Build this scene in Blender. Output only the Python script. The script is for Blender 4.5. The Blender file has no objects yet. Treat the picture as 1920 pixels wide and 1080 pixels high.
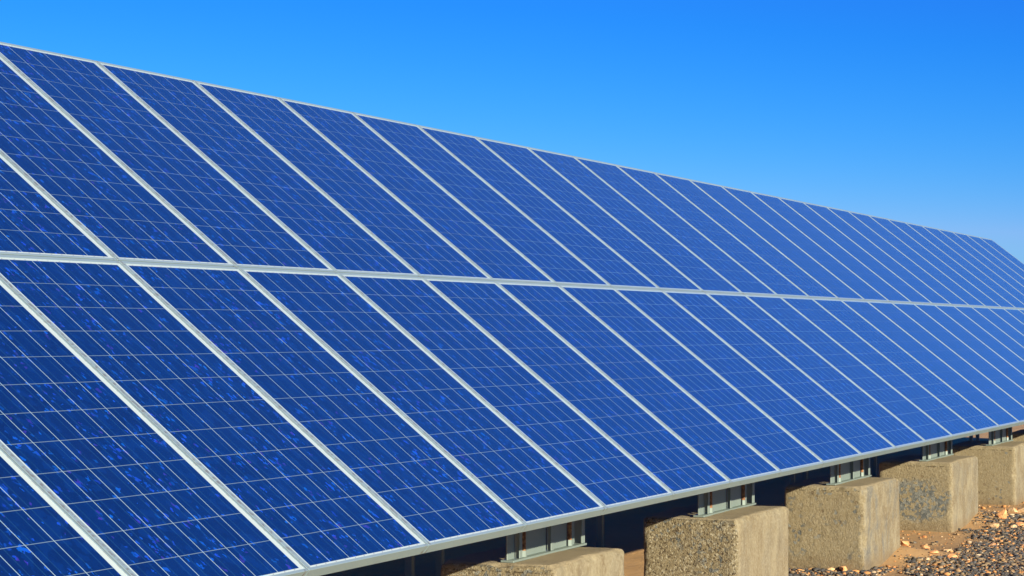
import bpy, bmesh, math, random
import numpy as np
from mathutils import Matrix, Vector

S = bpy.context.scene
COL = S.collection
R = math.radians

# ------------------------------------------------------------------ camera
cd = bpy.data.cameras.new('camera')
cam = bpy.data.objects.new('camera', cd)
COL.objects.link(cam)
S.camera = cam
cd.sensor_width = 36.0
cd.lens = 36.0 * 4051.6 / 1920.0
cd.clip_start = 0.1
cd.clip_end = 20000.0
CX = Vector((0.39976474, -0.91661778, 0.0))            # camera right
CD = Vector((0.01855235, 0.00809124, -0.99979515))     # camera down
CF = Vector((0.91643001, 0.39968285, 0.02024001))      # camera forward
rot = Matrix((CX, -CD, -CF)).transposed()
cam.matrix_world = Matrix.Translation((-6.98605, -3.85339, 1.87389)) @ rot.to_4x4()

# ------------------------------------------------------------------ sky and sun
SUN_EL, SUN_AZ = 17.6, 213.0        # azimuth clockwise from +Y
EV = 1.3
w = bpy.data.worlds.new("World")
S.world = w
w.use_nodes = True
nt = w.node_tree
bg = nt.nodes['Background']
sk = nt.nodes.new('ShaderNodeTexSky')
sk.sky_type = 'NISHITA'
sk.sun_disc = False
sk.sun_elevation = R(SUN_EL)
sk.sun_rotation = R(SUN_AZ)
sk.ozone_density = 10.0
sk.air_density = 1.0
sk.dust_density = 0.0
sep = nt.nodes.new('ShaderNodeSeparateColor')
com = nt.nodes.new('ShaderNodeCombineColor')
nt.links.new(sk.outputs[0], sep.inputs[0])
def wmath(op, a, b):
    x = nt.nodes.new('ShaderNodeMath'); x.operation = op
    for i, v in enumerate((a, b)):
        if hasattr(v, 'is_output'): nt.links.new(v, x.inputs[i])
        else: x.inputs[i].default_value = v
    return x.outputs[0]
# deepen the clear sky's blue: a steep curve for the bright low sky, a gentle one for the rest of the dome
for i, (a, p, a2, p2, top) in enumerate(((34.0, 3.05, 0.25, 1.0, 0.235), (2.32, 1.76, 0.62, 0.84, 0.60), (1.36, 0.78, 0.0, 1.0, 1.05))):
    raw = wmath('MULTIPLY', sep.outputs[i], 0.1)
    f1 = wmath('MULTIPLY', wmath('POWER', raw, p), a * 4.065)
    f2 = wmath('MULTIPLY', wmath('POWER', raw, p2), a2 * 4.065)
    nt.links.new(wmath('MINIMUM', wmath('MAXIMUM', f1, f2), top * 4.065), com.inputs[i])
nt.links.new(com.outputs[0], bg.inputs[0])
bg.inputs[1].default_value = 0.10

sl = bpy.data.lights.new('sun', 'SUN')
sl.energy = 4.0
sl.angle = R(0.5)
sl.color = (1.0, 0.90, 0.72)
sun = bpy.data.objects.new('sun', sl)
COL.objects.link(sun)
sd = Vector((math.sin(R(SUN_AZ)) * math.cos(R(SUN_EL)), math.cos(R(SUN_AZ)) * math.cos(R(SUN_EL)), math.sin(R(SUN_EL))))
sun.rotation_euler = sd.to_track_quat('Z', 'Y').to_euler()
sun.location = (0, -20, 20)

vs = S.view_settings
vs.view_transform = 'Standard'
vs.look = 'None'
vs.exposure = EV
vs.gamma = 1.0
vs.use_curve_mapping = False

# ------------------------------------------------------------------ helpers
def tag(o, label=None, cat=None, group=None, kind=None):
    if label: o['label'] = label
    if cat: o['category'] = cat
    if group: o['group'] = group
    if kind: o['kind'] = kind
    return o

def empty(name, loc=(0, 0, 0), rx=0.0):
    o = bpy.data.objects.new(name, None)
    o.empty_display_size = 0.1
    COL.objects.link(o)
    o.location = loc
    o.rotation_euler = (rx, 0, 0)
    return o

def link_mesh(name, me, mat, parent=None):
    o = bpy.data.objects.new(name, me)
    COL.objects.link(o)
    if mat and not me.materials:
        me.materials.append(mat)
    if parent: o.parent = parent
    return o

def np_mesh(name, V, F):
    me = bpy.data.meshes.new(name)
    V = np.asarray(V, dtype=np.float32); F = np.asarray(F, dtype=np.int32)
    n = F.shape[1]
    me.vertices.add(len(V)); me.vertices.foreach_set('co', V.ravel())
    me.loops.add(F.size); me.loops.foreach_set('vertex_index', F.ravel())
    me.polygons.add(len(F))
    me.polygons.foreach_set('loop_start', np.arange(0, F.size, n, dtype=np.int32))
    me.polygons.foreach_set('loop_total', np.full(len(F), n, dtype=np.int32))
    me.update(calc_edges=True)
    return me

def smooth(me):
    me.polygons.foreach_set('use_smooth', [True] * len(me.polygons))

def add_box(bm, lo, hi, m=None):
    x0, y0, z0 = lo; x1, y1, z1 = hi
    co = [(x0,y0,z0),(x1,y0,z0),(x1,y1,z0),(x0,y1,z0),(x0,y0,z1),(x1,y0,z1),(x1,y1,z1),(x0,y1,z1)]
    v = [bm.verts.new(m @ Vector(c) if m else c) for c in co]
    for f in ((3,2,1,0),(4,5,6,7),(0,1,5,4),(1,2,6,5),(2,3,7,6),(3,0,4,7)):
        bm.faces.new([v[i] for i in f])

def add_cyl(bm, p0, p1, r, n=12, r1=None):
    p0 = Vector(p0); p1 = Vector(p1); ax = (p1 - p0).normalized()
    q = ax.to_track_quat('Z', 'Y').to_matrix()
    ra = []; rb = []
    for i in range(n):
        c = Vector((math.cos(2*math.pi*i/n), math.sin(2*math.pi*i/n), 0))
        ra.append(bm.verts.new(p0 + q @ (c * r)))
        rb.append(bm.verts.new(p1 + q @ (c * (r1 or r))))
    for i in range(n):
        bm.faces.new((ra[i], ra[(i+1) % n], rb[(i+1) % n], rb[i]))
    bm.faces.new(ra[::-1]); bm.faces.new(rb)

def bm_mesh(name, bm, bevel=0.0):
    if bevel:
        bmesh.ops.bevel(bm, geom=list(bm.edges), offset=bevel, segments=1, affect='EDGES')
    bmesh.ops.recalc_face_normals(bm, faces=list(bm.faces))
    me = bpy.data.meshes.new(name)
    bm.to_mesh(me); bm.free()
    return me

def box_mesh(name, lo, hi, bevel=0.0):
    bm = bmesh.new(); add_box(bm, lo, hi)
    return bm_mesh(name, bm, bevel)

# hashed value noise ------------------------------------------------
def _h(ix, iy, iz, seed):
    n = (ix.astype(np.int64) * 374761393 + iy.astype(np.int64) * 668265263 + iz.astype(np.int64) * 2147483647 + seed * 974711) & 0xffffffff
    n = ((n ^ (n >> 13)) * 1274126177) & 0xffffffff
    n = ((n ^ (n >> 16)) * 2246822519) & 0xffffffff
    return (n & 0xffff) / 65535.0

def vnoise(P, seed=0):
    P = np.asarray(P, dtype=np.float64)
    I = np.floor(P).astype(np.int64); f = P - I; f = f*f*(3-2*f)
    out = 0
    for dx in (0, 1):
        for dy in (0, 1):
            for dz in (0, 1):
                wgt = (f[:,0] if dx else 1-f[:,0]) * (f[:,1] if dy else 1-f[:,1]) * (f[:,2] if dz else 1-f[:,2])
                out = out + wgt * _h(I[:,0]+dx, I[:,1]+dy, I[:,2]+dz, seed)
    return out * 2 - 1

def fbm(P, scale, octv=4, seed=0):
    P = np.asarray(P) * scale
    a = 1.0; s = 0; t = 0
    for i in range(octv):
        s = s + a * vnoise(P * (2.03 ** i) + 17.3 * i, seed + i); t += a; a *= 0.5
    return s / t

# material node helpers ----------------------------------------------
class NM:
    def __init__(self, name):
        self.m = bpy.data.materials.new(name); self.m.use_nodes = True
        self.t = self.m.node_tree
        self.p = self.t.nodes['Principled BSDF']
    def n(self, typ, **kw):
        x = self.t.nodes.new(typ)
        for k, v in kw.items(): setattr(x, k, v)
        return x
    def l(self, a, b): self.t.links.new(a, b)
    def put(self, sock, v):
        if hasattr(v, 'links') or hasattr(v, 'is_output'): self.l(v, sock)
        else: sock.default_value = v
    def math(self, op, a, b=None, c=None, clamp=False):
        x = self.n('ShaderNodeMath', operation=op); x.use_clamp = clamp
        self.put(x.inputs[0], a)
        if b is not None: self.put(x.inputs[1], b)
        if c is not None: self.put(x.inputs[2], c)
        return x.outputs[0]
    def mix(self, f, a, b):
        x = self.n('ShaderNodeMix', data_type='RGBA')
        self.put(x.inputs[0], f)
        self.put(x.inputs[6], a if not isinstance(a, tuple) else a + (1,))
        self.put(x.inputs[7], b if not isinstance(b, tuple) else b + (1,))
        return x.outputs[2]
    def ramp(self, f, lo, hi):
        x = self.n('ShaderNodeMapRange'); x.interpolation_type = 'SMOOTHSTEP'
        self.put(x.inputs[0], f); x.inputs[1].default_value = lo; x.inputs[2].default_value = hi
        return x.outputs[0]
    def noise(self, vec, scale, detail=4, rough=0.5, dist=0.0):
        x = self.n('ShaderNodeTexNoise')
        self.l(vec, x.inputs['Vector']); x.inputs['Scale'].default_value = scale
        x.inputs['Detail'].default_value = detail; x.inputs['Roughness'].default_value = rough
        x.inputs['Distortion'].default_value = dist
        return x.outputs[0]
    def voro(self, vec, scale, feature='F1'):
        x = self.n('ShaderNodeTexVoronoi', feature=feature)
        self.l(vec, x.inputs['Vector']); x.inputs['Scale'].default_value = scale
        return x
    def scaled(self, vec, s, off=(0, 0, 0)):
        x = self.n('ShaderNodeMapping'); self.l(vec, x.inputs[0])
        x.inputs[3].default_value = s; x.inputs[1].default_value = off
        return x.outputs[0]
    def bump(self, h, strength, dist, prev=None):
        x = self.n('ShaderNodeBump'); x.inputs['Strength'].default_value = strength
        x.inputs['Distance'].default_value = dist
        self.l(h, x.inputs['Height'])
        if prev is not None: self.l(prev, x.inputs['Normal'])
        return x.outputs[0]
    def setp(self, **kw):
        for k, v in kw.items():
            s = self.p.inputs[k.replace('_', ' ')]
            self.put(s, v + (1,) if isinstance(v, tuple) and len(v) == 3 else v)

# ------------------------------------------------------------------ materials
def mat_aluminium():
    M = NM('anodised_aluminium')
    tc = M.n('ShaderNodeTexCoord'); oi = M.n('ShaderNodeObjectInfo')
    a = M.n('ShaderNodeVectorMath', operation='ADD'); M.l(tc.outputs['Object'], a.inputs[0]); M.l(oi.outputs['Location'], a.inputs[1])
    n1 = M.noise(a.outputs[0], 3.0, 5, 0.6)
    n2 = M.noise(M.scaled(a.outputs[0], (60, 3, 60)), 1.0, 3)
    # brown run-off stains near the panel's end joints
    sx = M.n('ShaderNodeSeparateXYZ'); M.l(tc.outputs['Object'], sx.inputs[0])
    e = M.math('MINIMUM', M.math('ABSOLUTE', M.math('SUBTRACT', sx.outputs[0], 0.012)), M.math('ABSOLUTE', M.math('SUBTRACT', sx.outputs[0], 0.985)))
    st = M.math('MULTIPLY', M.ramp(e, 0.016, 0.002), M.ramp(M.noise(a.outputs[0], 45.0, 3), 0.45, 0.62))
    c = M.mix(n1, (0.28, 0.40, 0.40), (0.34, 0.46, 0.455))
    c = M.mix(M.math('MULTIPLY', n2, 0.25), c, (0.30, 0.30, 0.30))
    c = M.mix(M.math('MULTIPLY', st, 0.6), c, (0.16, 0.10, 0.05))
    M.setp(Base_Color=c, Metallic=0.5, Roughness=M.math('ADD', 0.38, M.math('MULTIPLY', n1, 0.15)))
    return M.m

CU0, CV0, CP, CQ = 0.037, 0.0215, 0.1548, 0.1558
def mat_cells():
    M = NM('solar_cells')
    tc = M.n('ShaderNodeTexCoord'); oi = M.n('ShaderNodeObjectInfo')
    sx = M.n('ShaderNodeSeparateXYZ'); M.l(tc.outputs['Object'], sx.inputs[0])
    u, v = sx.outputs[0], sx.outputs[1]
    cu = M.math('DIVIDE', M.math('SUBTRACT', u, CU0), CP)
    cv = M.math('DIVIDE', M.math('SUBTRACT', v, CV0), CQ)
    fu = M.math('FRACT', cu); fv = M.math('FRACT', cv)
    gu = M.math('MULTIPLY', M.math('MINIMUM', fu, M.math('SUBTRACT', 1.0, fu)), CP)
    gv = M.math('MULTIPLY', M.math('MINIMUM', fv, M.math('SUBTRACT', 1.0, fv)), CQ)
    lineu = M.math('LESS_THAN', gu, 0.0019)
    linev = M.math('LESS_THAN', gv, 0.0014)
    bus = M.math('LESS_THAN', M.math('MULTIPLY', M.math('MINIMUM', M.math('ABSOLUTE', M.math('SUBTRACT', fu, 0.27)), M.math('ABSOLUTE', M.math('SUBTRACT', fu, 0.74))), CP), 0.0011)
    iu = M.math('MULTIPLY', M.math('GREATER_THAN', cu, 0.0), M.math('LESS_THAN', cu, 6.0))
    iv = M.math('MULTIPLY', M.math('GREATER_THAN', cv, 0.0), M.math('LESS_THAN', cv, 12.0))
    inside = M.math('MULTIPLY', iu, iv)
    # position that never repeats from panel to panel
    a = M.n('ShaderNodeVectorMath', operation='ADD'); M.l(tc.outputs['Object'], a.inputs[0])
    sc = M.n('ShaderNodeVectorMath', operation='SCALE'); M.l(oi.outputs['Location'], sc.inputs[0]); sc.inputs[3].default_value = 7.31
    M.l(sc.outputs[0], a.inputs[1])
    pos = a.outputs[0]
    # per cell tone
    cb = M.n('ShaderNodeCombineXYZ')
    M.l(M.math('FLOOR', cu), cb.inputs[0]); M.l(M.math('FLOOR', cv), cb.inputs[1])
    M.l(M.math('MULTIPLY', oi.outputs['Random'], 91.7), cb.inputs[2])
    wn = M.n('ShaderNodeTexWhiteNoise', noise_dimensions='3D'); M.l(cb.outputs[0], wn.inputs[0])
    wsep = M.n('ShaderNodeSeparateColor'); M.l(wn.outputs['Color'], wsep.inputs[0])
    # crystal grains
    wob = M.n('ShaderNodeTexNoise'); M.l(pos, wob.inputs['Vector']); wob.inputs['Scale'].default_value = 55.0; wob.inputs['Detail'].default_value = 2
    wv = M.n('ShaderNodeVectorMath', operation='SCALE'); M.l(wob.outputs['Color'], wv.inputs[0]); wv.inputs[3].default_value = 0.022
    pa = M.n('ShaderNodeVectorMath', operation='ADD'); M.l(pos, pa.inputs[0]); M.l(wv.outputs[0], pa.inputs[1])
    vo = M.voro(M.scaled(pa.outputs[0], (1.0, 0.62, 1.0)), 75.0)
    vs_ = M.n('ShaderNodeSeparateColor'); M.l(vo.outputs['Color'], vs_.inputs[0])
    vb = M.voro(M.scaled(pa.outputs[0], (1.0, 0.8, 1.0)), 26.0)
    vb_ = M.n('ShaderNodeSeparateColor'); M.l(vb.outputs['Color'], vb_.inputs[0])
    dark = M.mix(vs_.outputs[1], (0.0006, 0.0052, 0.027), (0.0008, 0.0092, 0.050))
    dark = M.mix(M.math('MULTIPLY', wsep.outputs[0], 0.5), dark, (0.0008, 0.0140, 0.072))
    dark = M.mix(M.math('MULTIPLY', M.math('GREATER_THAN', vb_.outputs[0], 0.72), 0.45), dark, (0.0012, 0.020, 0.11))
    # clusters of bright flakes
    cl = M.noise(pos, 7.0, 3, 0.55)
    thr = M.math('SUBTRACT', 1.275, M.math('MULTIPLY', cl, 0.56))
    thr = M.math('SUBTRACT', thr, M.math('MULTIPLY', wsep.outputs[2], 0.10))
    fl = M.math('GREATER_THAN', vs_.outputs[0], thr)
    fcol = M.mix(vs_.outputs[2], (0.002, 0.090, 0.44), (0.010, 0.045, 0.48))
    fcol = M.mix(M.math('GREATER_THAN', vb_.outputs[2], 0.84), fcol, (0.035, 0.018, 0.26))
    cell = M.mix(M.math('MULTIPLY', fl, M.math('ADD', 0.35, M.math('MULTIPLY', vb_.outputs[1], 0.65))), dark, fcol)
    cell = M.mix(M.math('MULTIPLY', bus, 0.8), cell, (0.018, 0.085, 0.15))
    cell = M.mix(M.math('MULTIPLY', linev, 0.85), cell, (0.185, 0.26, 0.245))
    cell = M.mix(lineu, cell, (0.33, 0.46, 0.43))
    # white back sheet round the cells, with the ends of the ribbons
    tick = M.math('MULTIPLY', M.math('LESS_THAN', M.math('MULTIPLY', M.math('MINIMUM', M.math('ABSOLUTE', M.math('SUBTRACT', fu, 0.27)), M.math('ABSOLUTE', M.math('SUBTRACT', fu, 0.74))), CP), 0.004), iu)
    tick = M.math('MULTIPLY', tick, M.math('GREATER_THAN', M.math('ABSOLUTE', M.math('SUBTRACT', cv, 6.0)), 6.012))
    tick = M.math('MULTIPLY', tick, M.math('LESS_THAN', M.math('ABSOLUTE', M.math('SUBTRACT', cv, 6.0)), 6.038))
    white = M.mix(M.math('MULTIPLY', tick, 0.75), (0.50, 0.58, 0.49), (0.17, 0.13, 0.10))
    col = M.mix(inside, white, cell)
    dust = M.noise(M.scaled(pos, (3, 1.2, 1)), 2.5, 5, 0.6)
    col = M.mix(M.math('MULTIPLY', M.ramp(dust, 0.45, 0.8), 0.004), col, (0.35, 0.30, 0.24))
    M.setp(Base_Color=col, IOR=2.0, Roughness=0.25, Coat_Weight=1.0, Coat_IOR=1.48)
    M.p.inputs['Specular IOR Level'].default_value = 0.5
    M.l(M.math('ADD', 0.05, M.math('MULTIPLY', dust, 0.07)), M.p.inputs['Coat Roughness'])
    M.setp(Sheen_Weight=1.0, Sheen_Roughness=0.215, Sheen_Tint=(0.50, 1.0, 1.0))
    return M.m

def mat_galv():
    M = NM('galvanised_steel')
    tc = M.n('ShaderNodeTexCoord')
    g = M.n('ShaderNodeNewGeometry')
    n1 = M.noise(g.outputs['Position'], 6.0, 5, 0.6)
    c = M.mix(n1, (0.165, 0.212, 0.185), (0.22, 0.270, 0.235))
    sp = M.ramp(M.noise(g.outputs['Position'], 28.0, 4, 0.7), 0.66, 0.78)
    c = M.mix(M.math('MULTIPLY', sp, 0.6), c, (0.14, 0.08, 0.04))
    M.setp(Base_Color=c, Metallic=0.25, Roughness=0.5)
    return M.m

def mat_rust():
    M = NM('rusty_steel')
    g = M.n('ShaderNodeNewGeometry')
    n1 = M.noise(g.outputs['Position'], 60.0, 4, 0.7)
    M.setp(Base_Color=M.mix(M.ramp(n1, 0.35, 0.65), (0.10, 0.035, 0.015), (0.34, 0.17, 0.07)), Roughness=0.85)
    return M.m

def mat_concrete(seed, agg, pits, patch, grey, brown, streak=0.3):
    """agg: exposed stone share, pits: roughness of the end faces, patch: a patch of bare stone, grey: grey wash on the front"""
    M = NM('concrete')
    tc = M.n('ShaderNodeTexCoord')
    ob = M.n('ShaderNodeMapping'); M.l(tc.outputs['Object'], ob.inputs[0]); ob.inputs[1].default_value = (seed * 3.7, seed * 1.9, seed * 5.1)
    pos = ob.outputs[0]
    sx = M.n('ShaderNodeSeparateXYZ'); M.l(tc.outputs['Normal'], sx.inputs[0])
    so = M.n('ShaderNodeSeparateXYZ'); M.l(tc.outputs['Object'], so.inputs[0])
    end = M.ramp(M.math('ABSOLUTE', sx.outputs[0]), 0.55, 0.85)
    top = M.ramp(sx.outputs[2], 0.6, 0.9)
    big = M.noise(pos, 2.6, 4, 0.6)
    fine = M.noise(pos, 55.0, 5, 0.65)
    base = M.mix(big, (0.180, 0.140, 0.072), (0.245, 0.205, 0.120))
    base = M.mix(M.math('MULTIPLY', M.ramp(fine, 0.35, 0.7), 0.35), base, (0.32, 0.285, 0.185))
    # smooth cast face: vertical runs of pale lime and grey-brown dirt
    run = M.math('ADD', M.math('MULTIPLY', M.noise(M.scaled(pos, (8, 8, 2.4)), 1.0, 7, 0.8, 0.9), streak), M.math('MULTIPLY', M.noise(M.scaled(pos, (6, 6, 4)), 1.0, 7, 0.75, 0.5), 1.0 - streak))
    fc = M.mix(M.ramp(run, 0.40, 0.62), (0.165, 0.128, 0.070), (0.255, 0.220, 0.135))
    gw = M.math('MULTIPLY', M.ramp(M.noise(M.scaled(pos, (4.5, 4.5, 2.6)), 1.0, 6, 0.65, 0.5), 0.44, 0.62), grey)
    fc = M.mix(gw, fc, (0.135, 0.130, 0.105))
    fc = M.mix(M.math('MULTIPLY', M.ramp(fine, 0.42, 0.68), 0.45), fc, (0.32, 0.285, 0.190))
    crack = M.ramp(M.noise(M.scaled(pos, (16, 16, 4)), 1.0, 6, 0.8, 1.0), 0.62, 0.72)
    fc = M.mix(M.math('MULTIPLY', crack, 0.45), fc, (0.14, 0.095, 0.05))
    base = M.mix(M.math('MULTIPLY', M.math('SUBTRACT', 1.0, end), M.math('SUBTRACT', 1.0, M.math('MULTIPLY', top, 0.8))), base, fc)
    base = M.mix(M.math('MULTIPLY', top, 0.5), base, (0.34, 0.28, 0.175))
    # pits and stone on the end faces
    wb = M.n('ShaderNodeTexNoise'); M.l(pos, wb.inputs['Vector']); wb.inputs['Scale'].default_value = 22.0
    wv = M.n('ShaderNodeVectorMath', operation='SCALE'); M.l(wb.outputs['Color'], wv.inputs[0]); wv.inputs[3].default_value = 0.03
    pw = M.n('ShaderNodeVectorMath', operation='ADD'); M.l(pos, pw.inputs[0]); M.l(wv.outputs[0], pw.inputs[1])
    vo = M.voro(pw.outputs[0], 42.0)
    vc = M.n('ShaderNodeSeparateColor'); M.l(vo.outputs['Color'], vc.inputs[0])
    region = M.ramp(M.noise(pos, 3.1, 3, 0.6), 0.42, 0.62)
    if patch:
        # one bare patch low in the middle of the end face
        dy = M.math('MULTIPLY', M.math('SUBTRACT', so.outputs[1], 0.30), 3.4)
        dz = M.math('MULTIPLY', M.math('SUBTRACT', so.outputs[2], 0.30), 4.6)
        rr = M.math('ADD', M.math('POWER', M.math('ABSOLUTE', dy), 2.0), M.math('POWER', M.math('ABSOLUTE', dz), 2.0))
        rr = M.math('ADD', rr, M.math('MULTIPLY', M.math('SUBTRACT', M.noise(pos, 9.0, 3), 0.5), 1.6))
        region = M.ramp(rr, 1.15, 0.55)
    stone = M.math('MULTIPLY', M.math('GREATER_THAN', vc.outputs[0], 1.0 - agg), M.math('MULTIPLY', region, end))
    sc = M.mix(vc.outputs[1], (0.060, 0.078, 0.085), (0.19, 0.20, 0.175))
    base = M.mix(M.math('MULTIPLY', stone, 0.85), base, sc)
    low = M.ramp(so.outputs[2], 0.16, 0.02)
    base = M.mix(M.math('MULTIPLY', low, brown), base, (0.17, 0.12, 0.06))
    # broken casting line just under the top of the end faces
    cline = M.math('MULTIPLY', M.ramp(M.math('ABSOLUTE', M.math('SUBTRACT', so.outputs[2], 0.622)), 0.006, 0.002), M.ramp(M.noise(pos, 30.0, 2), 0.48, 0.58))
    base = M.mix(M.math('MULTIPLY', M.math('MULTIPLY', cline, end), 0.8), base, (0.05, 0.038, 0.02))
    hole = M.voro(pos, 9.0)
    hm = M.math('MULTIPLY', M.math('LESS_THAN', hole.outputs['Distance'], 0.13), end)
    base = M.mix(M.math('MULTIPLY', hm, 0.6), base, (0.12, 0.085, 0.045))
    spk = M.voro(pos, 95.0); spc = M.n('ShaderNodeSeparateColor'); M.l(spk.outputs['Color'], spc.inputs[0])
    sm = M.math('MULTIPLY', M.math('GREATER_THAN', spc.outputs[0], 0.86), M.math('MULTIPLY', end, min(1.0, pits * 0.7)))
    base = M.mix(sm, base, (0.085, 0.065, 0.038))
    sm2 = M.math('MULTIPLY', M.math('GREATER_THAN', spc.outputs[1], 0.84), M.math('MULTIPLY', end, min(0.8, pits * 0.5)))
    base = M.mix(sm2, base, (0.42, 0.38, 0.26))
    stn = M.ramp(M.noise(M.scaled(pos, (4, 4, 2.2)), 1.0, 6, 0.7, 0.6), 0.55, 0.70)
    base = M.mix(M.math('MULTIPLY', stn, 0.40), base, (0.125, 0.100, 0.062))
    h1 = M.noise(pos, 88.0, 5, 0.7, 0.4)
    h2 = M.ramp(M.noise(M.scaled(pos, (1, 1, 0.8)), 66.0, 3, 0.6, 1.0), 0.36, 0.52)
    hgt = M.math('ADD', M.math('MULTIPLY', h1, 0.8), M.math('MULTIPLY', h2, 0.5))
    hgt = M.math('MULTIPLY', hgt, M.math('ADD', 0.25, M.math('MULTIPLY', end, pits)))
    hgt = M.math('ADD', hgt, M.math('MULTIPLY', stone, -0.5))
    hgt = M.math('SUBTRACT', hgt, M.math('MULTIPLY', hm, 0.5))
    M.setp(Base_Color=base, Roughness=0.9)
    M.p.inputs['Specular IOR Level'].default_value = 0.2
    M.l(M.bump(hgt, 0.8, 0.012), M.p.inputs['Normal'])
    return M.m

def mat_ground():
    M = NM('desert_sand')
    g = M.n('ShaderNodeNewGeometry'); pos = g.outputs['Position']
    n1 = M.noise(pos, 0.9, 5, 0.6); n2 = M.noise(pos, 14.0, 5, 0.6); n3 = M.noise(pos, 160.0, 3, 0.7)
    c = M.mix(n1, (0.40, 0.235, 0.092), (0.52, 0.32, 0.14))
    c = M.mix(M.math('MULTIPLY', M.ramp(n2, 0.35, 0.7), 0.5), c, (0.40, 0.27, 0.14))
    vo = M.voro(pos, 48.0); vc = M.n('ShaderNodeSeparateColor'); M.l(vo.outputs['Color'], vc.inputs[0])
    sx = M.n('ShaderNodeSeparateXYZ'); M.l(pos, sx.inputs[0])
    edge = M.math('ADD', sx.outputs[1], M.math('MULTIPLY', M.math('SUBTRACT', M.noise(pos, 1.7, 4), 0.5), 0.8))
    gz = M.ramp(edge, 0.30, -0.25)
    peb = M.math('MULTIPLY', M.math('GREATER_THAN', vc.outputs[0], 0.30), gz)
    pc = M.mix(vc.outputs[1], (0.055, 0.052, 0.045), (0.17, 0.12, 0.065))
    c = M.mix(M.math('MULTIPLY', peb, 0.8), c, pc)
    M.setp(Base_Color=c, Roughness=0.95)
    M.p.inputs['Specular IOR Level'].default_value = 0.1
    h = M.math('ADD', M.math('MULTIPLY', n2, 0.6), M.math('MULTIPLY', n3, 0.15))
    h = M.math('SUBTRACT', h, M.math('MULTIPLY', M.math('MULTIPLY', vo.outputs['Distance'], gz), 0.9))
    M.l(M.bump(h, 0.7, 0.02), M.p.inputs['Normal'])
    return M.m

def mat_stones(name):
    M = NM(name)
    at = M.n('ShaderNodeVertexColor'); at.layer_name = 'stone'
    g = M.n('ShaderNodeNewGeometry')
    n = M.noise(g.outputs['Position'], 90.0, 3, 0.6)
    c = M.mix(M.math('MULTIPLY', n, 0.12), at.outputs[0], (0.34, 0.22, 0.10))
    M.setp(Base_Color=c, Roughness=0.85)
    M.p.inputs['Specular IOR Level'].default_value = 0.25
    return M.m

def mat_rock(name, a, b):
    M = NM(name)
    g = M.n('ShaderNodeNewGeometry')
    n = M.noise(g.outputs['Position'], 30.0, 5, 0.65)
    M.setp(Base_Color=M.mix(M.ramp(n, 0.35, 0.65), a, b), Roughness=0.9)
    M.l(M.bump(M.noise(g.outputs['Position'], 120.0, 4, 0.7), 0.6, 0.01), M.p.inputs['Normal'])
    return M.m

ALU = mat_aluminium(); CELLS = mat_cells(); GALV = mat_galv(); RUST = mat_rust()

# ------------------------------------------------------------------ ground
BLOCKS = [  # x0, x1, front y, depth
    (0.20, 1.28, 0.42, 0.65),
    (3.36, 4.42, 0.42, 0.66),
    (6.40, 7.57, 0.39, 0.66),
    (9.62, 10.80, 0.38, 0.66),
    (13.02, 14.22, 0.42, 0.70),
    (16.05, 17.25, 0.40, 0.72),
    (19.30, 20.45, 0.40, 0.68),
    (22.55, 23.70, 0.40, 0.68),
    (25.80, 26.95, 0.40, 0.68),
]
def ground_z(x, y):
    x = np.asarray(x, float); y = np.asarray(y, float)
    P = np.stack([x, y, 0 * x], -1).reshape(-1, 3)
    z = 0.020 * fbm(P, 0.9, 4, 5).reshape(x.shape) + 0.006 * fbm(P, 9.0, 3, 9).reshape(x.shape)
    z = z + 0.03 * np.clip((x - 11.0) / 4.0, 0, 1.5)
    for x0, x1, fy, d in BLOCKS:      # sand drifted against the far end of each block's front
        z = z + 0.085 * np.exp(-((x - x1 - 0.02) / 0.42) ** 2 - ((y - fy - 0.05) / 0.34) ** 2)
    # unseen bank added behind the array, ending with it, to block north sky light
    t = np.clip((y - 3.7) / 2.2, 0, 1); e = np.clip((27.5 - x) / 3.0, 0, 1) * np.clip((x + 40.0) / 5.0, 0, 1)
    z = z + 2.9 * t * t * (3 - 2 * t) * e * e * (3 - 2 * e) * np.clip((60 - y) / 30, 0, 1)
    return z * (np.abs(y) < 400) * (np.abs(x) < 400)

gx = np.concatenate([[-6000, -2000, -700, -250, -100, -50, -25, -14, -8, -4, -2], np.arange(-1, 26, 0.05), [26.5, 28, 31, 36, 45, 60, 100, 250, 700, 2000, 6000]])
gy = np.concatenate([[-6000, -2000, -700, -250, -100, -50, -25, -14, -9, -6, -4.5, -3.5], np.arange(-3, 4.5, 0.05), [4.6, 4.8, 5.0, 5.25, 5.5, 5.75, 6, 6.5, 7, 8, 10, 15, 25, 40, 50, 60, 100, 250, 700, 2000, 6000]])
XX, YY = np.meshgrid(gx, gy, indexing='ij')
ZZ = ground_z(XX, YY)
nx, ny = XX.shape
idx = np.arange(nx * ny).reshape(nx, ny)
F = np.stack([idx[:-1, :-1], idx[1:, :-1], idx[1:, 1:], idx[:-1, 1:]], -1).reshape(-1, 4)
gm = np_mesh('ground', np.stack([XX, YY, ZZ], -1).reshape(-1, 3), F)
smooth(gm)
ground = link_mesh('ground', gm, mat_ground())
tag(ground, kind='structure')

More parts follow.
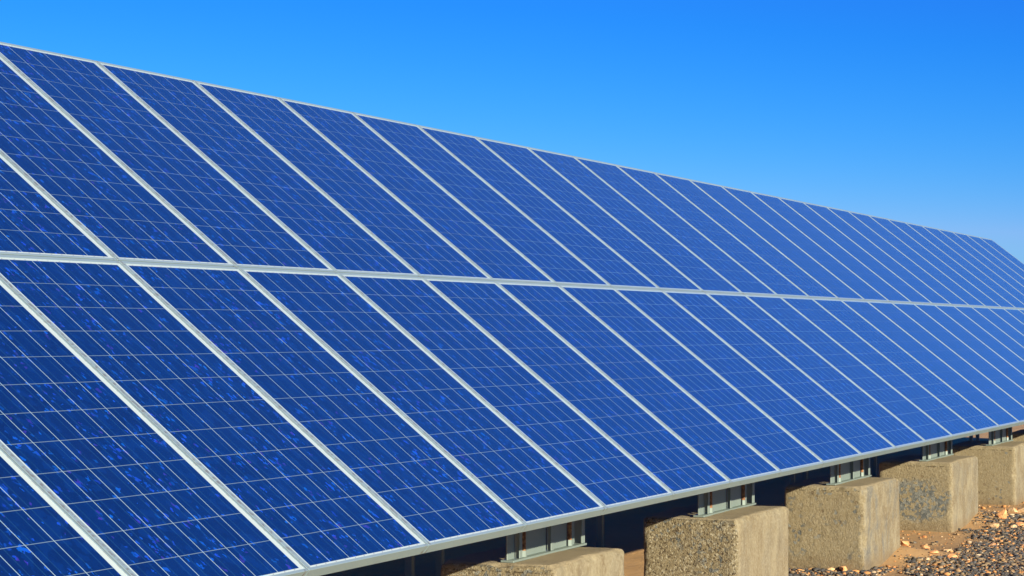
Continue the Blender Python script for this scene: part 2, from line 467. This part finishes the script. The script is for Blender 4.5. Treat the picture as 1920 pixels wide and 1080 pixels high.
# ------------------------------------------------------------------ solar panels
TILT = R(38.09)
PITCH, ROWP = 1.01, 1.928
PW, PL, TH = 1.002, 1.922, 0.045
LL, LR, LB, LT = 0.028, 0.009, 0.0135, 0.019
def frame_mesh():
    bm = bmesh.new()
    add_box(bm, (0, 0, -TH), (PW, LB, 0))
    add_box(bm, (0, PL - LT, -TH), (PW, PL, 0))
    add_box(bm, (0, LB + 0.0004, -TH), (LL, PL - LT - 0.0004, 0))
    add_box(bm, (PW - LR, LB + 0.0004, -TH), (PW, PL - LT - 0.0004, 0))
    return bm_mesh('panel_frame', bm, 0.0012)
FRM = frame_mesh()
SHT = box_mesh('cell_sheet', (LL - 0.004, LB - 0.004, -0.0075), (PW - LR + 0.004, PL - LT + 0.004, -0.0018))
JBX = box_mesh('junction_box', (0.44, PL - 0.26, -0.034), (0.56, PL - 0.14, -0.0078), 0.004)
Z0 = 1.0
def ordinal(n):
    t = ['first', 'second', 'third', 'fourth', 'fifth', 'sixth', 'seventh', 'eighth', 'ninth', 'tenth', 'eleventh', 'twelfth', 'thirteenth',
         'fourteenth', 'fifteenth', 'sixteenth', 'seventeenth', 'eighteenth', 'nineteenth', 'twentieth', 'twenty-first', 'twenty-second',
         'twenty-third', 'twenty-fourth', 'twenty-fifth', 'twenty-sixth', 'twenty-seventh', 'twenty-eighth']
    return t[n - 1]
def panel(k, row, label):
    y = row * ROWP
    p = empty('solar_panel', (k * PITCH - 0.006, y * math.cos(TILT), Z0 + y * math.sin(TILT)), TILT)
    tag(p, label, 'solar panel', 'solar panels in the tilted array')
    link_mesh('frame', FRM, ALU, p)
    link_mesh('cell_sheet', SHT, CELLS, p)
    link_mesh('junction_box', JBX, GALV, p)
for row in (0, 1):
    for k in range(-3, 28):
        name = 'lower' if row == 0 else 'upper'
        first = -2 if row == 0 else 0
        last = 22 if row == 0 else 27
        n = k - first + 1
        if k < first: lab = f'blue solar panel of the {name} row standing left of the picture'
        elif k > last: lab = f'blue solar panel at the hidden far end of the {name} row'
        elif row == 1 and k == 27: lab = 'pale blue solar panel at the far top corner, last of the upper row'
        elif n == 1: lab = f'dark blue solar panel at the left edge of the {name} row, leftmost one'
        else:
            tone = 'dark blue' if k < 4 else ('mid blue' if k < 11 else 'pale blue')
            lab = f'{tone} solar panel in the {name} row, {ordinal(n)} from the left edge'
        panel(k, row, lab)

# ------------------------------------------------------------------ rails under the panels
def slope_pt(v, n):
    return (v * math.cos(TILT) - n * math.sin(TILT), Z0 + v * math.sin(TILT) + n * math.cos(TILT))
for v, lab in ((0.40, 'long steel rail under the bottom of the lower panel row'), (1.50, 'long steel rail under the top of the lower panel row'),
               (2.33, 'long steel rail under the bottom of the upper panel row'), (3.43, 'long steel rail under the top of the upper panel row')):
    bm = bmesh.new()
    x0, x1 = -3 * PITCH + 0.05, 28 * PITCH - 0.05
    add_box(bm, (x0, -0.02, -0.06), (x1, 0.02, -0.056)); add_box(bm, (x0, -0.02, -0.004), (x1, 0.02, 0)); add_box(bm, (x0, 0.0165, -0.0558), (x1, 0.0195, -0.0042))
    me = bm_mesh('mounting_rail', bm)
    o = link_mesh('mounting_rail', me, GALV)
    py, pz = slope_pt(v, -TH - 0.0005)
    o.location = (0, py, pz); o.rotation_euler = (TILT, 0, 0)
    tag(o, lab, 'rail', 'rails under the panels')

# ------------------------------------------------------------------ concrete footing blocks
def block_mesh(w_, d_, h_, seed, rough=1.0):
    """rounded block, origin at the front left foot; end faces uneven"""
    st = 0.018
    low = -0.18
    xs = np.linspace(0, w_, int(w_ / st) + 1); ys = np.linspace(0, d_, int(d_ / st) + 1); zs = np.linspace(low, h_, int((h_ - low) / st) + 1)
    V = []; Fs = []; off = 0
    def grid(A, B, fn, flip):
        nonlocal off
        a, b = np.meshgrid(A, B, indexing='ij')
        V.append(fn(a, b).reshape(-1, 3))
        ix = np.arange(a.size).reshape(a.shape) + off
        q = np.stack([ix[:-1, :-1], ix[1:, :-1], ix[1:, 1:], ix[:-1, 1:]], -1).reshape(-1, 4)
        Fs.append(q[:, ::-1] if flip else q); off += a.size
    o = np.ones_like
    grid(xs, ys, lambda a, b: np.stack([a, b, h_ * o(a)], -1), False)
    grid(xs, zs, lambda a, b: np.stack([a, 0 * a, b], -1), False)
    grid(xs, zs, lambda a, b: np.stack([a, d_ * o(a), b], -1), True)
    grid(ys, zs, lambda a, b: np.stack([0 * a, a, b], -1), True)
    grid(ys, zs, lambda a, b: np.stack([w_ * o(a), a, b], -1), False)
    V = np.concatenate(V); Fs = np.concatenate(Fs)
    r = 0.034
    lo = np.array([r, r, -9]); hi = np.array([w_ - r, d_ - r, h_ - r])
    c = np.clip(V, lo, hi); d = V - c
    L = np.linalg.norm(d, axis=1, keepdims=True)
    N = d / np.maximum(L, 1e-9)
    P = c + N * r
    pn = fbm(P + seed * 13.7, 3.0, 3, seed) * 0.006 + fbm(P + seed * 3.1, 26.0, 3, seed + 5) * 0.0022
    pn = pn + np.abs(N[:, 0]) * rough * (fbm(P + seed, 48.0, 3, seed + 9) * 0.0045)
    chip = np.clip(fbm(P + seed * 2.3, 11.0, 4, seed + 3) - 0.12, 0, 1) * 0.055 * ((np.abs(N) > 0.25).sum(1) > 1)
    P = P + N * (pn - chip)[:, None]
    P[:, 2] += 0.008 * np.sin(P[:, 0] / w_ * math.pi) * np.clip(P[:, 2] / h_, 0, 1)
    bm = bmesh.new()
    me = np_mesh('concrete_block', P, Fs)
    bm.from_mesh(me)
    bmesh.ops.remove_doubles(bm, verts=list(bm.verts), dist=0.0004)
    bmesh.ops.recalc_face_normals(bm, faces=list(bm.faces))
    bm.to_mesh(me); bm.free()
    smooth(me)
    return me
BH = 0.66
CM = {
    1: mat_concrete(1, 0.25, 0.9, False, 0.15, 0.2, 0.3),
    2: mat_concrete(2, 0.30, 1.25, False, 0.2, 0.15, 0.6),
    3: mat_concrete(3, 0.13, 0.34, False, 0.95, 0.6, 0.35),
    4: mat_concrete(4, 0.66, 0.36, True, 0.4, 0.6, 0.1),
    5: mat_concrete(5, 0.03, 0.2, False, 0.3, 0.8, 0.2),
}
BLAB = {
    0: 'sand coloured concrete block hidden below the bottom edge',
    1: 'concrete block cut off by the bottom edge, mostly its top showing',
    2: 'concrete block with the coarsest pitted end face and streaky tan front',
    3: 'concrete block with grey stained front and its foot in orange chips',
    4: 'concrete block with a bare patch of blue grey stones on its end',
    5: 'smooth brown concrete block cut by the right edge, farthest one showing',
}
tops = []
for i, (x0, x1, fy, dep) in enumerate(BLOCKS):
    kind = i if 1 <= i <= 5 else (1 if i == 0 else 5)
    me = block_mesh(x1 - x0, dep, BH, kind + i, {1: 1.0, 2: 1.3, 3: 0.7, 4: 0.8}.get(kind, 0.3))
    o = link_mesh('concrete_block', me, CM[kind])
    o.location = (x0, fy, 0)
    tag(o, BLAB.get(i, 'concrete block under the far end of the array, right of the picture'), 'concrete block', 'concrete blocks along the low edge of the array')
# ------------------------------------------------------------------ steel support frames
def bracket_parts(W):
    """local frame: x along the row, y away from the front edge, z up from the block's top"""
    yf, yw, H = 0.0, 0.022, 0.30
    k = W / 1.03
    P = []
    def plate(name, *boxes, bevel=0.0015, mat=GALV):
        bm = bmesh.new()
        for b in boxes: add_box(bm, *b)
        P.append((name, bm_mesh(name, bm, bevel), mat))
    plate('base_plate', ((0, yf - 0.012, 0), (W, 0.062, 0.012)))
    plate('top_plate', ((0, yf - 0.004, H), (W, 0.20, H + 0.012)))
    z0, z1 = 0.0125, H - 0.0005
    plate('web_plate', ((0.0 * k, yw, z0), (0.092 * k, yw + 0.008, z1)))
    plate('web_plate', ((0.222 * k, yw, z0), (0.515 * k, yw + 0.008, z1)))
    plate('web_plate', ((0.560 * k, yw, z0), (0.808 * k, yw + 0.008, z1)))
    plate('web_plate', ((0.862 * k, yw, z0), (0.925 * k, yw + 0.008, z1)))
    for u in (0.128, 0.558):
        plate('stiffener', ((u * k - 0.019, yf + 0.001, z0), (u * k + 0.019, yf + 0.006, z1)), ((u * k - 0.004, yf + 0.0063, z0), (u * k + 0.004, yf + 0.034, z1)))
    plate('end_plate', ((W - 0.012, yf, z0), (W, 0.19, z1)), ((W - 0.045, yf, z0), (W - 0.0123, yf + 0.008, z1)))
    for u in (0.196, 0.838):
        bm = bmesh.new(); add_cyl(bm, (u * k, yf + 0.016, 0.03), (u * k, yf + 0.016, H - 0.001), 0.013)
        P.append(('bolt', bm_mesh('bolt', bm), RUST))
        bm = bmesh.new(); add_cyl(bm, (u * k, yf + 0.016, 0.0125), (u * k, yf + 0.016, 0.046), 0.019, 6)
        P.append(('nut', bm_mesh('nut', bm, 0.001), GALV))
    # posts and rafter carrying the rails
    yb = 0.75                                    # array y of the bracket's front
    bm = bmesh.new()
    for u in (0.30, 0.73):
        add_box(bm, (u * k - 0.03, 0.06, H + 0.0125), (u * k + 0.03, 0.12, 0.62 if False else 0.50))
    P.append(('post', bm_mesh('post', bm), GALV))
    return P
BR = {}
def slope_z(y, n):      # z of the plane n below the panel face above world y
    return Z0 + y * math.tan(TILT) - n / math.cos(TILT)
NUN = TH + 0.061        # underside of the rails
FLAB = {
    1: 'grey steel support with rusty bolts on the block at the bottom edge',
    2: 'grey steel support with rusty bolts on the coarsest pitted block',
    3: 'grey steel support with rusty bolts on the grey stained block',
    4: 'grey steel support with rusty bolts on the block with bare stones',
    5: 'small grey steel support by the right edge, on the farthest block showing',
}
for i, (x0, x1, fy, dep) in enumerate(BLOCKS):
    W = (x1 - x0) * 0.985
    yb = fy + 0.262
    root = empty('support_frame', (x0 + 0.045, yb, BH + 0.004))
    tag(root, FLAB.get(i, 'grey steel support under the array, outside the picture'), 'steel support', 'steel supports on the concrete blocks')
    for name, me, mat in bracket_parts(W):
        if name == 'post': continue
        link_mesh(name, me, mat, root)
    for u in (0.30, 0.73):
        # rafter: inclined box under the rails, from just behind the front rail to the back rail
        bm = bmesh.new()
        v0, v1 = 0.32, 3.55
        add_box(bm, (-0.03, v0, -NUN - 0.08), (0.03, v1, -NUN), Matrix.Rotation(TILT, 4, 'X'))
        me = bm_mesh('rafter', bm)
        ra = link_mesh('rafter', me, GALV, root)
        ra.location = (u * W, -yb, Z0 - BH - 0.004)
        zt = slope_z(yb + 0.09, NUN + 0.081) - BH - 0.004 - 0.03
        link_mesh('post', box_mesh('post', (u * W - 0.03, 0.065, 0.3125), (u * W + 0.03, 0.115, zt)), GALV, root)
        yr = 2.72 + 0.30
        zt = slope_z(2.72 + 0.22, NUN + 0.081) - BH - 0.004 - 0.02
        link_mesh('rear_post', box_mesh('rear_post', (u * W - 0.025, 2.92 - yb, -BH - 0.25), (u * W + 0.025, 2.97 - yb, zt)), GALV, root)

# ------------------------------------------------------------------ loose rocks
def ico():
    t = (1 + 5 ** 0.5) / 2
    V = np.array([(-1,t,0),(1,t,0),(-1,-t,0),(1,-t,0),(0,-1,t),(0,1,t),(0,-1,-t),(0,1,-t),(t,0,-1),(t,0,1),(-t,0,-1),(-t,0,1)], float)
    V /= np.linalg.norm(V, axis=1, keepdims=True)
    Fc = np.array([(0,11,5),(0,5,1),(0,1,7),(0,7,10),(0,10,11),(1,5,9),(5,11,4),(11,10,2),(10,7,6),(7,1,8),(3,9,4),(3,4,2),(3,2,6),(3,6,8),(3,8,9),(4,9,5),(2,4,11),(6,2,10),(8,6,7),(9,8,1)])
    return V, Fc
IV, IF = ico()
def rock_mesh(seed, sx, sy, sz):
    rng = np.random.default_rng(seed)
    bm = bmesh.new()
    bmesh.ops.create_icosphere(bm, subdivisions=3, radius=1.0)
    V = np.array([v.co[:] for v in bm.verts])
    # cut by random planes for angular facets
    for _ in range(11):
        n = rng.normal(size=3); n /= np.linalg.norm(n); dd = rng.uniform(0.42, 0.8)
        s = V @ n
        V = V - np.outer(np.clip(s - dd, 0, None), n)
    V = V * (1 + 0.05 * fbm(V + seed, 4.0, 3, seed))[:, None]
    V = V * np.array([sx, sy, sz])
    for v, c in zip(bm.verts, V): v.co = c
    return bm_mesh('rock', bm)
ORANGE = mat_rock('orange_sandstone', (0.58, 0.22, 0.07), (0.74, 0.42, 0.18))
TAN = mat_rock('tan_sandstone', (0.50, 0.29, 0.12), (0.66, 0.45, 0.23))
SLATE = mat_rock('blue_grey_stone', (0.10, 0.11, 0.115), (0.16, 0.16, 0.15))
C0 = np.array([-6.98605, -3.85339, 1.87389])
MC = np.array([CX, CD, CF])
def ground_at(px, py):
    d = MC.T @ np.array([(px - 960) / 4051.6, (py - 540) / 4051.6, 1.0])
    z = 0.0
    for _ in range(6):
        p = C0 + d * (z - C0[2]) / d[2]
        z = float(ground_z(p[0:1], p[1:2])[0])
    return p
RK = [  # where each rock lies, half sizes, material, label
    (ground_at(1880, 972), (0.065, 0.05, 0.075), ORANGE, 'spiky orange rock casting the longest shadow on the sand'),
    (ground_at(1865, 990), (0.060, 0.045, 0.042), TAN, 'tan rock with a short shadow, just above the gravel edge'),
    (ground_at(1901, 962), (0.060, 0.06, 0.040), TAN, 'tan rock right behind the spiky orange one'),
    (ground_at(1915, 962), (0.065, 0.05, 0.045), TAN, 'tan rock at the right edge behind the spiky orange rock'),
    (ground_at(1914, 986), (0.060, 0.05, 0.035), ORANGE, 'orange rock at the right edge, on the upper rim of the gravel'),
    (ground_at(1899, 990), (0.045, 0.04, 0.025), TAN, 'flat tan rock between the gravel and the right edge'),
    (ground_at(1893, 946), (0.070, 0.05, 0.030), ORANGE, 'flat orange rock at the foot of the farthest block'),
    (ground_at(1695, 1024), (0.050, 0.045, 0.042), ORANGE, 'orange red rock leaning on the corner of the grey stained block'),
    (ground_at(1735, 1030), (0.065, 0.04, 0.030), ORANGE, 'long orange rock on the sand between two blocks'),
    (ground_at(1751, 1038), (0.050, 0.04, 0.022), ORANGE, 'flat orange chip lying below the long orange rock'),
    (ground_at(1776, 1034), (0.060, 0.05, 0.018), TAN, 'pale flat slab at the edge of the dark gravel'),
    (ground_at(1786, 1046), (0.050, 0.04, 0.026), ORANGE, 'brown orange rock set in the dark gravel'),
    (ground_at(1861, 1024), (0.050, 0.04, 0.022), ORANGE, 'lone orange rock in the middle of the dark gravel'),
    (ground_at(1841, 973), (0.040, 0.035, 0.018), SLATE, 'blue grey stone by the corner of the bare patched block'),
    (ground_at(1733, 1007), (0.030, 0.03, 0.016), ORANGE, 'tiny orange chip alone on the shadowless sand'),
    (ground_at(1582, 1071), (0.075, 0.05, 0.028), ORANGE, 'biggest orange chip in front of the grey stained block'),
    (ground_at(1558, 1069), (0.040, 0.04, 0.024), TAN, 'tan chip left of the biggest orange chip'),
]
for i, (p, s, mat, lab) in enumerate(RK):
    o = link_mesh('rock', rock_mesh(100 + i, *s), mat)
    o.location = (p[0], p[1], p[2] + s[2] * 0.45)
    o.rotation_euler = (0, 0, i * 1.3)
    tag(o, lab, 'rock', 'loose rocks on the sand')

# ------------------------------------------------------------------ gravel
rng = np.random.default_rng(7)
N0 = 270000
px = rng.uniform(8.4, 25.0, N0); py = rng.uniform(-2.6, 1.7, N0)
nz = fbm(np.stack([px, py, 0 * px], -1), 1.3, 4, 40) + 0.5 * fbm(np.stack([px, py, 0 * px], -1), 5.0, 2, 44)
edge = 0.16 + 0.10 * np.sin(px * 1.9) + 0.42 * nz
edge = np.where((px > 9.1) & (px < 9.9) & (py > 0.2), 1.2, edge)          # strip under the end of the third block
edge = edge - 0.30 * np.exp(-((px - 11.2) / 0.5) ** 2)
prob = np.clip((edge - py) / 0.22 + 0.5, 0.035, 1.0) * 0.85
keep = rng.uniform(0, 1, N0) < prob
for x0, x1, fy, dep in BLOCKS:
    keep &= ~((px > x0 - 0.01) & (px < x1 + 0.01) & (py > fy - 0.012) & (py < fy + dep + 0.01))
px, py, pr_ = px[keep], py[keep], prob[keep]
n = len(px)
size = np.exp(rng.normal(math.log(0.0076), 0.48, n)); size = np.clip(size, 0.0035, 0.028)
size *= np.where(px > 15, 1.2, 1.0)
tmpl = []
for t in range(10):
    r2 = np.random.default_rng(200 + t)
    v = IV * r2.uniform(0.5, 1.3, (12, 1)) * np.array([1.3, 0.9, 0.55])
    tmpl.append(v)
tmpl = np.array(tmpl)
ti = rng.integers(0, 10, n); an = rng.uniform(0, 2 * math.pi, n)
V = tmpl[ti] * size[:, None, None]
tl = rng.normal(0, 0.35, n)
c, s = np.cos(tl)[:, None], np.sin(tl)[:, None]
V = np.stack([V[..., 0], V[..., 1] * c - V[..., 2] * s, V[..., 1] * s + V[..., 2] * c], -1)
c, s = np.cos(an)[:, None], np.sin(an)[:, None]
V = np.stack([V[..., 0] * c - V[..., 1] * s, V[..., 0] * s + V[..., 1] * c, V[..., 2]], -1)
V += np.stack([px, py, ground_z(px, py) + size * 0.32], -1)[:, None, :]
Fg = (IF[None] + (np.arange(n) * 12)[:, None, None]).reshape(-1, 3)
gme = np_mesh('gravel', V.reshape(-1, 3), Fg)
pal = np.array([(0.042, 0.047, 0.050), (0.068, 0.070, 0.068), (0.12, 0.105, 0.078), (0.21, 0.150, 0.080), (0.32, 0.200, 0.09), (0.50, 0.23, 0.075), (0.52, 0.39, 0.23)])
pc = rng.choice(len(pal), n, p=[0.34, 0.20, 0.12, 0.12, 0.09, 0.10, 0.03])
sand = pr_ < 0.2
pc = np.where(sand, rng.choice(len(pal), n, p=[0.12, 0.10, 0.08, 0.15, 0.20, 0.25, 0.10]), pc)
cc = pal[pc] * rng.uniform(0.75, 1.25, (n, 1))
ca = gme.color_attributes.new('stone', 'FLOAT_COLOR', 'POINT')
cc4 = np.concatenate([np.repeat(cc, 12, 0), np.ones((n * 12, 1))], 1).astype(np.float32)
ca.data.foreach_set('color', cc4.ravel())
gravel = link_mesh('gravel', gme, mat_stones('gravel'))
tag(gravel, 'dark crushed gravel mixed with orange chips in front of the blocks', 'gravel', kind='stuff')
